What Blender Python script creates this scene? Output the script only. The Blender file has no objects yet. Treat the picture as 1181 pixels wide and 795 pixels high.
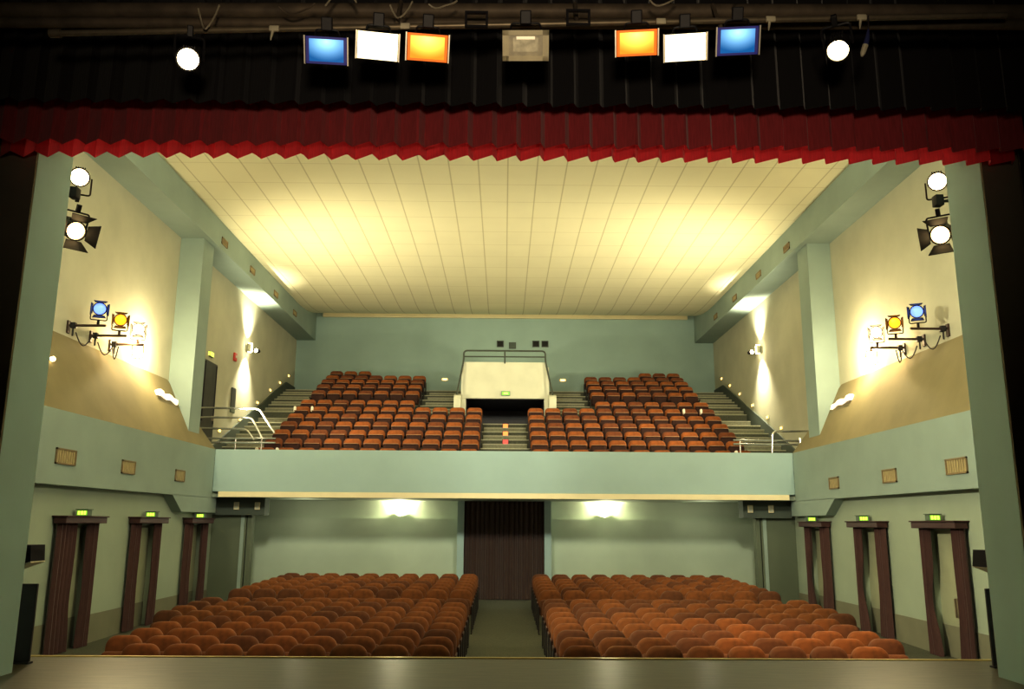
import bpy, bmesh, math, random
from mathutils import Vector, Matrix
random.seed(7)
SC = bpy.context.scene
COL = SC.collection
PI = math.pi

# ------------------------------------------------------------------ materials
def nodes_of(m):
    m.use_nodes = True
    nt = m.node_tree
    return nt, nt.nodes, nt.links, nt.nodes['Principled BSDF']

def mat(name, col, rough=0.6, var=0.12, scale=6.0, bump=0.0, metal=0.0, sheen=0.0, stretch=(1, 1, 1), spec=None):
    m = bpy.data.materials.new(name)
    nt, N, L, P = nodes_of(m)
    tc = N.new('ShaderNodeTexCoord'); mp = N.new('ShaderNodeMapping')
    mp.inputs['Scale'].default_value = stretch
    nz = N.new('ShaderNodeTexNoise'); nz.inputs['Scale'].default_value = scale; nz.inputs['Detail'].default_value = 4
    rp = N.new('ShaderNodeValToRGB')
    rp.color_ramp.elements[0].position = 0.3; rp.color_ramp.elements[1].position = 0.7
    rp.color_ramp.elements[0].color = tuple(c * (1 - var) for c in col) + (1,)
    rp.color_ramp.elements[1].color = tuple(min(1, c * (1 + var)) for c in col) + (1,)
    L.new(tc.outputs['Object'], mp.inputs['Vector']); L.new(mp.outputs['Vector'], nz.inputs['Vector'])
    L.new(nz.outputs['Fac'], rp.inputs['Fac']); L.new(rp.outputs['Color'], P.inputs['Base Color'])
    P.inputs['Roughness'].default_value = rough; P.inputs['Metallic'].default_value = metal
    if sheen: P.inputs['Sheen Weight'].default_value = sheen
    if spec is not None: P.inputs['Specular IOR Level'].default_value = spec
    if bump:
        b = N.new('ShaderNodeBump'); b.inputs['Strength'].default_value = bump; b.inputs['Distance'].default_value = 0.02
        L.new(nz.outputs['Fac'], b.inputs['Height']); L.new(b.outputs['Normal'], P.inputs['Normal'])
    return m

def emit(name, col, strength, base=None):
    m = bpy.data.materials.new(name)
    nt, N, L, P = nodes_of(m)
    P.inputs['Base Color'].default_value = (base or col) + (1,)
    P.inputs['Emission Color'].default_value = col + (1,)
    P.inputs['Emission Strength'].default_value = strength
    P.inputs['Roughness'].default_value = 0.4
    return m

def gel_mat(name, edge, hot, s0, s1):
    """a lit colour filter: the lamp tube behind it makes its upper middle the brightest"""
    m = bpy.data.materials.new(name)
    nt, N, L, P = nodes_of(m)
    tc = N.new('ShaderNodeTexCoord'); mp = N.new('ShaderNodeMapping')
    mp.inputs['Location'].default_value = (0.0, 0.0, -0.45); mp.inputs['Scale'].default_value = (4.2, 0.0, 6.0)
    gr = N.new('ShaderNodeTexGradient'); gr.gradient_type = 'SPHERICAL'
    vm = N.new('ShaderNodeMapRange'); vm.inputs['To Min'].default_value = s0; vm.inputs['To Max'].default_value = s1
    rp = N.new('ShaderNodeValToRGB')
    rp.color_ramp.elements[0].color = edge + (1,); rp.color_ramp.elements[1].color = hot + (1,)
    L.new(tc.outputs['Object'], mp.inputs['Vector']); L.new(mp.outputs['Vector'], gr.inputs['Vector'])
    L.new(gr.outputs['Fac'], rp.inputs['Fac']); L.new(gr.outputs['Fac'], vm.inputs['Value'])
    L.new(rp.outputs['Color'], P.inputs['Emission Color']); L.new(vm.outputs['Result'], P.inputs['Emission Strength'])
    P.inputs['Base Color'].default_value = edge + (1,); P.inputs['Roughness'].default_value = 0.3
    return m

def cloth_mat(name, col, trans=0.0, var=0.15, tcol=None):
    m = mat(name, col, 0.9, var, 9.0, 0.15, sheen=0.3, stretch=(6, 6, 0.6))
    if trans:
        nt = m.node_tree; N = nt.nodes; L = nt.links
        t = N.new('ShaderNodeBsdfTranslucent'); t.inputs['Color'].default_value = (tcol or col) + (1,)
        mx = N.new('ShaderNodeMixShader'); mx.inputs['Fac'].default_value = trans
        L.new(N['Principled BSDF'].outputs['BSDF'], mx.inputs[1]); L.new(t.outputs['BSDF'], mx.inputs[2])
        L.new(mx.outputs['Shader'], N['Material Output'].inputs['Surface'])
    return m

def ceiling_mat():
    m = bpy.data.materials.new('ceiling_tiles')
    nt, N, L, P = nodes_of(m)
    tc = N.new('ShaderNodeTexCoord'); sp = N.new('ShaderNodeSeparateXYZ')
    L.new(tc.outputs['Object'], sp.inputs['Vector'])
    def line(sock, period, width):
        d = N.new('ShaderNodeMath'); d.operation = 'DIVIDE'; d.inputs[1].default_value = period
        f = N.new('ShaderNodeMath'); f.operation = 'FRACT'
        l = N.new('ShaderNodeMath'); l.operation = 'LESS_THAN'; l.inputs[1].default_value = width
        L.new(sock, d.inputs[0]); L.new(d.outputs[0], f.inputs[0]); L.new(f.outputs[0], l.inputs[0])
        return l.outputs[0]
    a = line(sp.outputs['X'], 0.713, 0.045); b = line(sp.outputs['Y'], 1.2, 0.03)
    nz = N.new('ShaderNodeTexNoise'); nz.inputs['Scale'].default_value = 0.8; nz.inputs['Detail'].default_value = 5
    L.new(tc.outputs['Object'], nz.inputs['Vector'])
    r = N.new('ShaderNodeValToRGB'); r.color_ramp.elements[0].color = (0.74, 0.70, 0.50, 1); r.color_ramp.elements[1].color = (0.82, 0.78, 0.56, 1)
    L.new(nz.outputs['Fac'], r.inputs['Fac'])
    m1 = N.new('ShaderNodeMixRGB'); m1.inputs['Color2'].default_value = (0.45, 0.40, 0.24, 1)
    s1 = N.new('ShaderNodeMath'); s1.operation = 'MULTIPLY'; s1.inputs[1].default_value = 0.65
    L.new(a, s1.inputs[0]); L.new(s1.outputs[0], m1.inputs['Fac']); L.new(r.outputs['Color'], m1.inputs['Color1'])
    m2 = N.new('ShaderNodeMixRGB'); m2.inputs['Color2'].default_value = (0.40, 0.33, 0.18, 1)
    s2 = N.new('ShaderNodeMath'); s2.operation = 'MULTIPLY'; s2.inputs[1].default_value = 0.26
    L.new(b, s2.inputs[0]); L.new(s2.outputs[0], m2.inputs['Fac']); L.new(m1.outputs['Color'], m2.inputs['Color1'])
    L.new(m2.outputs['Color'], P.inputs['Base Color']); P.inputs['Roughness'].default_value = 0.8
    return m

M = dict(
    beige=mat('wall_plaster_beige', (0.455, 0.45, 0.345), 0.85, 0.06, 1.2, 0.1),
    apron=mat('ledge_plaster', (0.225, 0.195, 0.105), 0.85, 0.07, 1.5, 0.1),
    teal=mat('paint_grey_green', (0.285, 0.36, 0.325), 0.75, 0.05, 1.2, 0.08),
    teal_d=mat('grey_green_dark', (0.125, 0.150, 0.105), 0.8, 0.05, 1.2, 0.08),
    pale=mat('paint_pale_blue_green', (0.325, 0.435, 0.42), 0.7, 0.04, 1.0, 0.06),
    sage=mat('paint_sage', (0.335, 0.395, 0.315), 0.8, 0.05, 1.0, 0.08),
    rear=mat('paint_rear_green', (0.29, 0.385, 0.35), 0.8, 0.05, 1.0, 0.08),
    reveal=mat('reveal_paint', (0.50, 0.71, 0.76), 0.75, 0.05, 1.2, 0.08),
    sage_l=mat('paint_sage_light', (0.44, 0.51, 0.41), 0.8, 0.05, 1.0, 0.08),
    dado=mat('dado_paint', (0.20, 0.20, 0.14), 0.7, 0.06, 2.0),
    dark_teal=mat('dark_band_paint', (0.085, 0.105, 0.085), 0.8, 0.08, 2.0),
    cream=mat('cream_paint', (0.72, 0.64, 0.42), 0.6, 0.04, 2.0),
    white=mat('white_paint', (0.52, 0.52, 0.41), 0.6, 0.05, 2.0),
    ceil=ceiling_mat(),
    floor=mat('hall_carpet', (0.085, 0.09, 0.062), 0.95, 0.2, 25.0, 0.2),
    step=mat('stair_carpet', (0.22, 0.22, 0.15), 0.95, 0.15, 20.0, 0.2),
    step_nose=mat('stair_nosing', (0.36, 0.35, 0.25), 0.6, 0.1, 20.0),
    stage=mat('stage_boards', (0.064, 0.052, 0.027), 0.36, 0.35, 5.0, 0.08, stretch=(0.5, 3, 1)),
    brass=mat('brass_edge', (0.55, 0.42, 0.16), 0.3, 0.1, 8.0, metal=0.8),
    pros=mat('proscenium_front', (0.24, 0.21, 0.14), 0.9, 0.1, 2.0, 0.1),
    black=mat('black_metal', (0.018, 0.016, 0.018), 0.5, 0.2, 12.0),
    brownblk=mat('brown_black_metal', (0.06, 0.035, 0.025), 0.5, 0.2, 12.0),
    grille_blk=mat('black_grille_cloth', (0.012, 0.010, 0.02), 0.8, 0.3, 60.0),
    steel=mat('steel_pipe', (0.30, 0.25, 0.17), 0.45, 0.2, 8.0, metal=0.5),
    pipe_d=mat('dull_pipe', (0.16, 0.125, 0.085), 0.6, 0.3, 6.0, metal=0.2),
    chrome=mat('polished_rail', (0.75, 0.75, 0.72), 0.22, 0.05, 6.0, metal=0.9),
    silver=mat('bright_frame', (0.75, 0.72, 0.62), 0.35, 0.05, 6.0, metal=0.6),
    rail_d=mat('dark_rail', (0.055, 0.065, 0.05), 0.45, 0.1, 6.0),
    vent=mat('vent_slats', (0.38, 0.31, 0.165), 0.6, 0.1, 10.0),
    vent_d=mat('vent_frame_brown', (0.24, 0.18, 0.095), 0.6, 0.1, 10.0),
    wood=mat('dark_pelmet_wood', (0.058, 0.022, 0.020), 0.5, 0.3, 4.0, 0.05, stretch=(1, 0.4, 6)),
    curt=cloth_mat('door_curtain_cloth', (0.078, 0.034, 0.029)),
    brown_curt=cloth_mat('brown_curtain_cloth', (0.050, 0.025, 0.017)),
    red=cloth_mat('red_velvet', (0.80, 0.045, 0.075), 0.45, tcol=(0.9, 0.07, 0.10)),
    red_d=cloth_mat('dark_red_lining', (0.46, 0.055, 0.065), 0.12, tcol=(0.30, 0.03, 0.03)),
    blackc=cloth_mat('black_border_cloth', (0.007, 0.005, 0.006)),
    leg=cloth_mat('dark_maroon_cloth', (0.02, 0.006, 0.01)),
    seat=mat('rust_velvet', (0.175, 0.058, 0.011), 0.9, 0.25, 9.0, 0.12, sheen=0.05),
    seat_d=mat('dull_rust_velvet', (0.112, 0.038, 0.010), 0.9, 0.2, 9.0, 0.12, sheen=0.05),
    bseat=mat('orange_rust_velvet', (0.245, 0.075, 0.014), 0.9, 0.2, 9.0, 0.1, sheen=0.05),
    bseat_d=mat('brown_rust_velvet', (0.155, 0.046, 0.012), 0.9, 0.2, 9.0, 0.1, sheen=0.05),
    bcush_shaded=mat('seat_front_shaded', (0.040, 0.014, 0.009), 0.9, 0.2, 9.0, 0.1),  # darker than the velvet: shade between the rows is in this colour
    seat_edge_lit=mat('pale_seat_edge', (0.34, 0.19, 0.10), 0.6, 0.1, 9.0),
    seat_wood=mat('seat_arm_wood', (0.07, 0.03, 0.02), 0.5, 0.2, 9.0),
    seat_iron=mat('seat_standard_iron', (0.03, 0.024, 0.02), 0.6, 0.2, 9.0),
    red_box=mat('red_enamel', (0.5, 0.05, 0.03), 0.4, 0.05, 9.0),
    door=mat('dark_door', (0.07, 0.075, 0.065), 0.5, 0.1, 4.0),
    leaf=mat('pale_door_leaf', (0.34, 0.36, 0.25), 0.6, 0.06, 3.0),
    port=mat('port_glass', (0.012, 0.013, 0.012), 0.15, 0.1, 3.0),
    cable=mat('grey_cable', (0.42, 0.38, 0.28), 0.5, 0.1, 9.0),
    cable_d=mat('dark_cable', (0.04, 0.03, 0.03), 0.6, 0.1, 9.0),
    tape=mat('white_tape', (0.7, 0.66, 0.5), 0.7, 0.1, 9.0),
    blue_plug=mat('blue_plug', (0.05, 0.06, 0.2), 0.5, 0.1, 9.0),
    off_glass=mat('unlit_flood_glass', (0.62, 0.57, 0.40), 0.35, 0.25, 10.0),
    off_frame=mat('unlit_flood_rim', (0.85, 0.78, 0.52), 0.45, 0.1, 9.0),
    cloth_white=mat('white_cap_cloth', (0.85, 0.80, 0.68), 0.7, 0.05, 9.0),
    trough=emit('lit_trough_white', (1.0, .88, .66), 1.1),
    lamp_white=emit('lit_warm_white', (1.0, 0.80, 0.45), 14.0),
    lamp_warm=emit('lit_warm_cream', (1.0, 0.70, 0.32), 5.0),
    lamp_hot=emit('lit_bright_white', (1.0, 0.90, 0.66), 22.0),
    lamp_amber=emit('lit_amber', (1.0, 0.36, 0.02), 2.0),
    lamp_blue=emit('lit_blue', (0.16, 0.27, 1.0), 2.0),
    gel_blue=gel_mat('blue_gel', (0.004, 0.14, 0.42), (0.40, 0.75, 1.0), 0.75, 1.7),
    gel_orange=gel_mat('orange_gel', (1.0, 0.27, 0.01), (1.0, 0.62, 0.12), 1.1, 3.2),
    gel_white=gel_mat('clear_gel', (1.0, 0.92, 0.66), (1.0, 0.97, 0.85), 4.0, 14.0),
    sign=emit('exit_sign_green', (0.28, 0.62, 0.04), 0.7, (0.1, 0.35, 0.05)),
    sign_y=emit('exit_sign_yellow', (0.75, 0.85, 0.15), 1.1),
    sign_box=mat('sign_casing', (0.10, 0.15, 0.10), 0.5, 0.1, 9.0),
    step_lamp=emit('step_light_warm', (1.0, 0.62, 0.18), 3.5),
    orange_lamp=emit('aisle_light_orange', (1.0, 0.20, 0.03), 1.3),
    red_lamp=emit('aisle_light_red', (0.9, 0.04, 0.03), 0.8),
    bulb=emit('bulb_warm', (1.0, 0.75, 0.4), 12.0),
)

# ------------------------------------------------------------------ mesh helpers
def box(bm, x0, x1, y0, y1, z0, z1, M4=None, bevel=0.0):
    vs = [bm.verts.new((x, y, z)) for z in (z0, z1) for y in (y0, y1) for x in (x0, x1)]
    fs = [bm.faces.new([vs[i] for i in f]) for f in ((0, 2, 3, 1), (4, 5, 7, 6), (0, 1, 5, 4), (2, 6, 7, 3), (0, 4, 6, 2), (1, 3, 7, 5))]
    if bevel:
        es = list({e for f in fs for e in f.edges})
        r = bmesh.ops.bevel(bm, geom=es, offset=bevel, segments=2, affect='EDGES', profile=0.5)
        vs = list({v for f in r['faces'] for v in f.verts} | {v for v in vs if v.is_valid})
    if M4 is not None:
        bmesh.ops.transform(bm, matrix=M4, verts=vs)
    return vs

def tube(bm, pts, r, seg=8, cap=True):
    pts = [Vector(p) for p in pts]
    rings = []; up = None
    for i, p in enumerate(pts):
        if i == 0: t = pts[1] - p
        elif i == len(pts) - 1: t = p - pts[i - 1]
        else: t = (pts[i + 1] - p).normalized() + (p - pts[i - 1]).normalized()
        t.normalize()
        if up is None:
            up = Vector((0, 0, 1)) if abs(t.z) < 0.9 else Vector((1, 0, 0))
        a = t.cross(up)
        if a.length < 1e-4: a = t.cross(Vector((1, 0.3, 0)))
        a.normalize(); b = a.cross(t).normalized(); up = b
        rr = r[i] if isinstance(r, (list, tuple)) else r
        rings.append([bm.verts.new(p + rr * (math.cos(2 * PI * k / seg) * a + math.sin(2 * PI * k / seg) * b)) for k in range(seg)])
    for i in range(len(rings) - 1):
        for k in range(seg):
            bm.faces.new((rings[i][k], rings[i][(k + 1) % seg], rings[i + 1][(k + 1) % seg], rings[i + 1][k]))
    if cap:
        bm.faces.new(rings[0][::-1]); bm.faces.new(rings[-1])

def arc(pts, n=5, rad=0.12):
    """round the inner corners of a polyline"""
    P = [Vector(p) for p in pts]; out = [P[0]]
    for i in range(1, len(P) - 1):
        a = (P[i - 1] - P[i]); b = (P[i + 1] - P[i])
        r = min(rad, a.length * .45, b.length * .45)
        p0 = P[i] + a.normalized() * r; p2 = P[i] + b.normalized() * r
        for k in range(n + 1):
            t = k / n
            out.append((1 - t) ** 2 * p0 + 2 * t * (1 - t) * P[i] + t * t * p2)
    out.append(P[-1]); return out

def lathe(bm, prof, seg=20, M4=None):
    """profile of (radius, y) turned about local Y"""
    rings = []; allv = []
    for r, y in prof:
        if r < 1e-5:
            v = bm.verts.new((0, y, 0)); rings.append([v]); allv.append(v)
        else:
            ring = [bm.verts.new((r * math.cos(2 * PI * k / seg), y, r * math.sin(2 * PI * k / seg))) for k in range(seg)]
            rings.append(ring); allv += ring
    for a, b in zip(rings, rings[1:]):
        for k in range(seg):
            if len(a) == 1 and len(b) == 1: continue
            if len(a) == 1: bm.faces.new((a[0], b[(k + 1) % seg], b[k]))
            elif len(b) == 1: bm.faces.new((a[k], a[(k + 1) % seg], b[0]))
            else: bm.faces.new((a[k], a[(k + 1) % seg], b[(k + 1) % seg], b[k]))
    if M4 is not None: bmesh.ops.transform(bm, matrix=M4, verts=allv)
    return allv

def poly_prism(bm, pts, axis, a0, a1):
    """closed polygon in the plane across `axis`, pushed from a0 to a1"""
    def v(p, a):
        return {'X': (a, p[0], p[1]), 'Y': (p[0], a, p[1]), 'Z': (p[0], p[1], a)}[axis]
    A = [bm.verts.new(v(p, a0)) for p in pts]; B = [bm.verts.new(v(p, a1)) for p in pts]
    n = len(pts)
    bm.faces.new(A); bm.faces.new(B[::-1])
    for i in range(n): bm.faces.new((A[i], B[i], B[(i + 1) % n], A[(i + 1) % n]))

def obj(name, bm, m, parent=None, smooth=False, loc=None):
    bmesh.ops.recalc_face_normals(bm, faces=bm.faces)
    me = bpy.data.meshes.new(name); bm.to_mesh(me); bm.free()
    me.materials.append(m)
    if smooth:
        for p in me.polygons: p.use_smooth = True
        try: me.set_sharp_from_angle(angle=math.radians(40))
        except Exception: pass
    o = bpy.data.objects.new(name, me); COL.objects.link(o)
    if parent is not None: o.parent = parent
    if loc is not None: o.location = loc
    return o

def B(): return bmesh.new()

def boxo(name, m, ext, parent=None, bevel=0.0):
    bm = B(); box(bm, *ext, bevel=bevel); return obj(name, bm, m, parent)

def tag(o, label, cat, group=None):
    o['label'] = label; o['category'] = cat
    if group: o['group'] = group
    return o

def thing(name, label, cat, loc=(0, 0, 0), rot=None, group=None):
    o = bpy.data.objects.new(name, None); COL.objects.link(o)
    o.empty_display_size = 0.1; o.location = loc
    if rot is not None:
        o.rotation_mode = 'QUATERNION'; o.rotation_quaternion = rot
    return tag(o, label, cat, group)

def struct(name, bm, m):
    o = obj(name, bm, m); o['kind'] = 'structure'; return o

def sbox(name, m, *exts):
    bm = B()
    for e in exts: box(bm, *e)
    return struct(name, bm, m)

def sx(s, a, b):
    """x range a..b (a<b, measured from the centre line) on side s"""
    return (a, b) if s > 0 else (-b, -a)

def light(kind, name, loc, energy, col, aim=None, **kw):
    d = bpy.data.lights.new(name, kind); d.energy = energy; d.color = col
    for k, v in kw.items(): setattr(d, k, v)
    o = bpy.data.objects.new(name, d); COL.objects.link(o); o.location = loc
    if aim is not None:
        o.rotation_euler = (Vector(aim) - Vector(loc)).to_track_quat('-Z', 'Y').to_euler()
    return o

ORD = ['', 'first', 'second', 'third', 'fourth', 'fifth', 'sixth', 'seventh', 'eighth', 'ninth', 'tenth', 'eleventh', 'twelfth', 'thirteenth', 'fourteenth', 'fifteenth', 'sixteenth']
SIDE = {-1: 'left', 1: 'right'}

# ------------------------------------------------------------------ camera
F, YAW, PIT, ROL, CX = 982.0, .0088, .2068, .0058, -.03
cy, sy, cp, sp, cr, sr = math.cos(YAW), math.sin(YAW), math.cos(PIT), math.sin(PIT), math.cos(ROL), math.sin(ROL)
fw = Vector((sy * cp, cy * cp, sp)); r0 = Vector((cy, -sy, 0)); u0 = r0.cross(fw)
rt = cr * r0 + sr * u0; up = -sr * r0 + cr * u0
cam = bpy.data.objects.new('camera', bpy.data.cameras.new('camera')); COL.objects.link(cam)
mw = Matrix((rt, up, -fw)).transposed().to_4x4(); mw.translation = (CX, 0, 1.6)
cam.matrix_world = mw
cam.data.sensor_width = 36; cam.data.lens = F / 1181 * 36; cam.data.clip_end = 200
SC.camera = cam

# ------------------------------------------------------------------ setting
ZC = 10.05
def floor_z(y): return -0.93 + max(0.0, y - 12.0) * 0.0155

bm = B()                                              # stalls floor, gently raked
ys = [10.6, 12.0, 28.2]
for a, b in zip(ys, ys[1:]):
    v = [bm.verts.new(p) for p in ((-9.2, a, floor_z(a)), (9.2, a, floor_z(a)), (9.2, b, floor_z(b)), (-9.2, b, floor_z(b)))]
    bm.faces.new(v)
bmesh.ops.remove_doubles(bm, verts=bm.verts, dist=1e-4)
struct('floor', bm, M['floor'])

bm = B()                                              # ceiling lifting a little towards the rear wall
prof = [(9.6, ZC), (20, ZC), (30, ZC), (32.6, ZC), (33.4, ZC + .03), (34.2, ZC + .10), (35.0, ZC + .22), (35.6, ZC + .34), (36.1, ZC + .46)]
rows = [[bm.verts.new((x, y, z)) for x in (-8.25, -4, 0, 4, 8.25)] for y, z in prof]
for a, b in zip(rows, rows[1:]):
    for i in range(4): bm.faces.new((a[i], a[i + 1], b[i + 1], b[i]))
o = struct('ceiling', bm, M['ceil'])
for p in o.data.polygons: p.use_smooth = True

sbox('wall_rear', M['rear'], (-9.2, 9.2, 36.0, 36.2, 2.0, 11.0))
sbox('trim_1', M['cream'], (-7.9, 7.9, 35.88, 36.0, 10.30, 10.50))

for s in (-1, 1):
    n = SIDE[s]
    # upper wall, beam along the ceiling, pilaster, parapet and the sloping ledge over it
    sbox('wall_%s_upper' % n, M['beige'], sx(s, 9.0, 9.2) + (9.7, 36.2, 2.2, 10.6))
    sbox('ceiling_beam', M['teal'], sx(s, 8.2, 9.02) + (9.7, 36.05, 9.27, 10.75))
    sbox('pilaster', M['teal'], sx(s, 8.36, 9.02) + (22.55, 23.35, 2.45, 9.27))
    bm = B(); a = 8.2 * s
    poly_prism(bm, [(8.2 * s, 2.24), (8.2 * s, 3.60), (9.02 * s, 5.33), (9.02 * s, 2.24)], 'Y', 9.7, 22.4)
    # outer faces: parapet front grey green, ledge olive
    o = struct('side_parapet', bm, M['teal']); o.data.materials.append(M['apron'])
    for p in o.data.polygons:
        c = p.center
        if p.normal.z > 0.2 or (abs(p.normal.y) > .9 and p.center.y > 20): p.material_index = 1
    bm = B()                                          # the parapet runs on to the balcony front, its ledge tapering away
    x0, x1 = 8.2 * s, 9.02 * s
    p = [bm.verts.new(v) for v in ((x0, 22.4, 2.24), (x0, 24.3, 2.24), (x1, 22.4, 2.24), (x0, 22.4, 3.60), (x0, 24.3, 3.60), (x1, 22.4, 5.33))]
    for f in ((0, 1, 2), (3, 4, 5), (0, 1, 4, 3), (0, 2, 5, 3), (1, 2, 5, 4)): bm.faces.new([p[q] for q in f])
    o = struct('side_parapet_end', bm, M['teal']); o.data.materials.append(M['apron'])
    for f in o.data.polygons:
        if f.normal.z > .2 or f.center.z > 3.9: f.material_index = 1
    bm = B()                                          # bracket haunch under the far end of the parapet
    poly_prism(bm, [(21.4, 2.25), (22.1, 1.835), (24.7, 1.835), (24.7, 2.25)], 'X', *sx(s, 8.2, 8.6))
    struct('haunch', bm, M['teal'])

# lower side walls, with three curtained exits a side
DOORS = {-1: [(16.3, 17.98), (19.6, 21.28), (22.9, 24.58)], 1: [(15.75, 17.46), (19.05, 20.76), (22.4, 24.12)]}
k = 0
for s in (-1, 1):
    n = SIDE[s]
    bm = B(); y = 9.71
    bd = B()
    for a, b in DOORS[s]:
        a2, b2 = a + .18, b - .18
        box(bm, *sx(s, 8.45, 8.75), y, a2, -1.0, 2.30); box(bm, *sx(s, 8.45, 8.75), a2, b2, 1.5, 2.30)
        box(bd, *sx(s, 8.435, 8.46), y, a2, -1.0, -.27); y = b2
    box(bm, *sx(s, 8.45, 8.75), y, 27.6, -1.0, 2.30); box(bd, *sx(s, 8.435, 8.46), y, 25.3, -1.0, -.30)
    struct('wall_%s' % n, bm, M['sage']); struct('baseboard_%s' % n, bd, M['dado'])
    for a, b in DOORS[s]:
        k += 1
        bm = B(); m_ = (a + b) / 2
        box(bm, *sx(s, 8.56, 8.62), a + .18, m_ - .006, -.98, 1.5); box(bm, *sx(s, 8.56, 8.62), m_ + .006, b - .18, -.98, 1.5)
        o = struct('door_%d' % k, bm, M['leaf'])
        bm = B()
        box(bm, *sx(s, 8.50, 8.56), m_ - .06, m_ - .03, -.1, .25); box(bm, *sx(s, 8.50, 8.56), m_ + .03, m_ + .06, -.1, .25)
        obj('door_handle', bm, M['steel'], o)
        bm = B(); box(bm, *sx(s, 8.555, 8.57), a + .18, b - .18, -.98, -.27)
        obj('kick_plate', bm, M['dado'], o)

# proscenium, stage
bm = B()
for s in (-1, 1):
    e = 5.28 if s < 0 else 5.34
    box(bm, *sx(s, e, 10.4), 8.98, 9.70, 0.0, 11)
struct('wall_proscenium', bm, M['reveal'])
bm = B()
for s in (-1, 1):
    e = 5.28 if s < 0 else 5.34
    box(bm, *sx(s, e + .004, 10.4), 8.95, 8.98, 0, 11)
box(bm, -5.28, 5.34, 8.97, 9.70, 6.6, 11)
struct('wall_proscenium_face', bm, M['pros'])
sbox('stage_floor', M['stage'], (-10.4, 10.4, -4.0, 10.80, -.25, 0.0))
sbox('stage_front', M['dado'], (-8.44, 8.44, 10.62, 10.72, -.97, -.25))
bm = B(); box(bm, -8.43, 8.43, 10.80, 10.87, -.10, .012, bevel=.01)
struct('trim_2', bm, M['brass'])
sbox('wall_stage_left', M['pros'], (-10.6, -10.4, -4, 10, -.3, 11)); sbox('wall_stage_right', M['pros'], (10.4, 10.6, -4, 10, -.3, 11))
sbox('stage_ceiling', M['pros'], (-10.6, 10.6, -4, 9.7, 11, 11.2))

# balcony front, slab and the rear wall below it
bm = B(); box(bm, -8.2, 8.2, 24.3, 24.45, 2.42, 3.60, bevel=.012)
struct('balcony_front', bm, M['pale'])
sbox('trim_3', M['cream'], (-8.02, 8.02, 24.27, 24.5, 2.27, 2.42))
sbox('balcony_slab', M['sage'], (-9.0, 9.0, 24.45, 36, 2.27, 2.44))
bm = B()
for s in (-1, 1):
    box(bm, *sx(s, 1.25, 9.0), 27.32, 27.7, -.95, 1.72)       # thick lower wall, ledge on top
    box(bm, *sx(s, 1.25, 9.0), 27.5, 27.7, 1.72, 2.30)
struct('wall_rear_stalls', bm, M['sage_l'])
bm = B()
for s in (-1, 1):
    box(bm, *sx(s, 1.24, 1.45), 26.9, 27.5, -.95, 2.27)
struct('trim_4', bm, M['pale'])
sbox('wall_lobby', M['dark_teal'], (-1.5, 1.5, 27.9, 28.0, -1, 2.3))
for s in (-1, 1):
    sbox('wing_wall', M['teal_d'], sx(s, 7.45, 8.5) + (25.2, 25.5, -1.0, 1.78))  # darker tone puts the shade of the wing's unlit side into the colour
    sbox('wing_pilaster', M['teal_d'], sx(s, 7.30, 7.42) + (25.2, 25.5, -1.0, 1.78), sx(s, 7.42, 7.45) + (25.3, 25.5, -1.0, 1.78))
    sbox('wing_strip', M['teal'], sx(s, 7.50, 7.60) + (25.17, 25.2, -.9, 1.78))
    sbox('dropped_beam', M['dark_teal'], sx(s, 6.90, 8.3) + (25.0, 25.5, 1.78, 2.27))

# balcony terrace
RY = [25.2, 26.05, 26.9, 27.75, 28.6, 29.45, 30.3, 31.9, 32.7, 33.5, 34.3, 35.1]
RT = [3.74, 4.10, 4.46, 4.82, 5.18, 5.53, 5.89, 6.48, 6.84, 7.17, 7.47, 7.78]
SH = 0.90
RZ = [t - SH for t in RT]
bm = B(); bn = B()
def terrace(x0, x1, i, y0, y1):
    box(bm, x0, x1, y0, y1, 2.40, RZ[i])
    box(bn, x0, x1, y0 - .012, y0 + .035, RZ[i] - .03, RZ[i] + .004)
edge = [24.45] + [RY[i] - .62 for i in range(1, 7)] + [RY[i] - .62 for i in range(7, 12)] + [36.0]
for i in range(12):
    y0, y1 = edge[i], edge[i + 1]
    if i < 6: terrace(-9.0, 9.0, i, y0, y1)
    elif i == 6:
        for a, b in ((-9, -1.72), (1.72, 9)): terrace(a, b, i, y0, y1)
        terrace(-1.72, 1.72, i, y0, 30.7)
    else:
        for a, b in ((-9, -1.62), (1.62, 9)): terrace(a, b, i, y0, y1)
struct('balcony_terrace', bm, M['floor']); struct('trim_5', bn, M['step_nose'])
def stairs(name, x0, x1, i0, i1):
    b1 = B(); b2 = B()
    for i in range(i0, i1):
        y = edge[i + 1]; zz = (RZ[i] + RZ[i + 1]) / 2
        box(b1, x0, x1, y - .40, y, RZ[i], zz); box(b2, x0, x1, y - .415, y - .36, zz - .03, zz + .004)
        box(b2, x0, x1, y - .016, y + .04, RZ[i + 1] - .03, RZ[i + 1] + .006)
    struct(name, b1, M['step']); struct(name + '_nosing', b2, M['step_nose'])
stairs('aisle_stairs_left', -9.0, -7.45, 0, 11); stairs('aisle_stairs_right', 7.45, 9.0, 0, 11)
stairs('aisle_stairs_centre', -.72, .72, 0, 6)
stairs('upper_stairs_left', -3.05, -1.72, 6, 11); stairs('upper_stairs_right', 1.72, 3.05, 6, 11)
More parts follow.
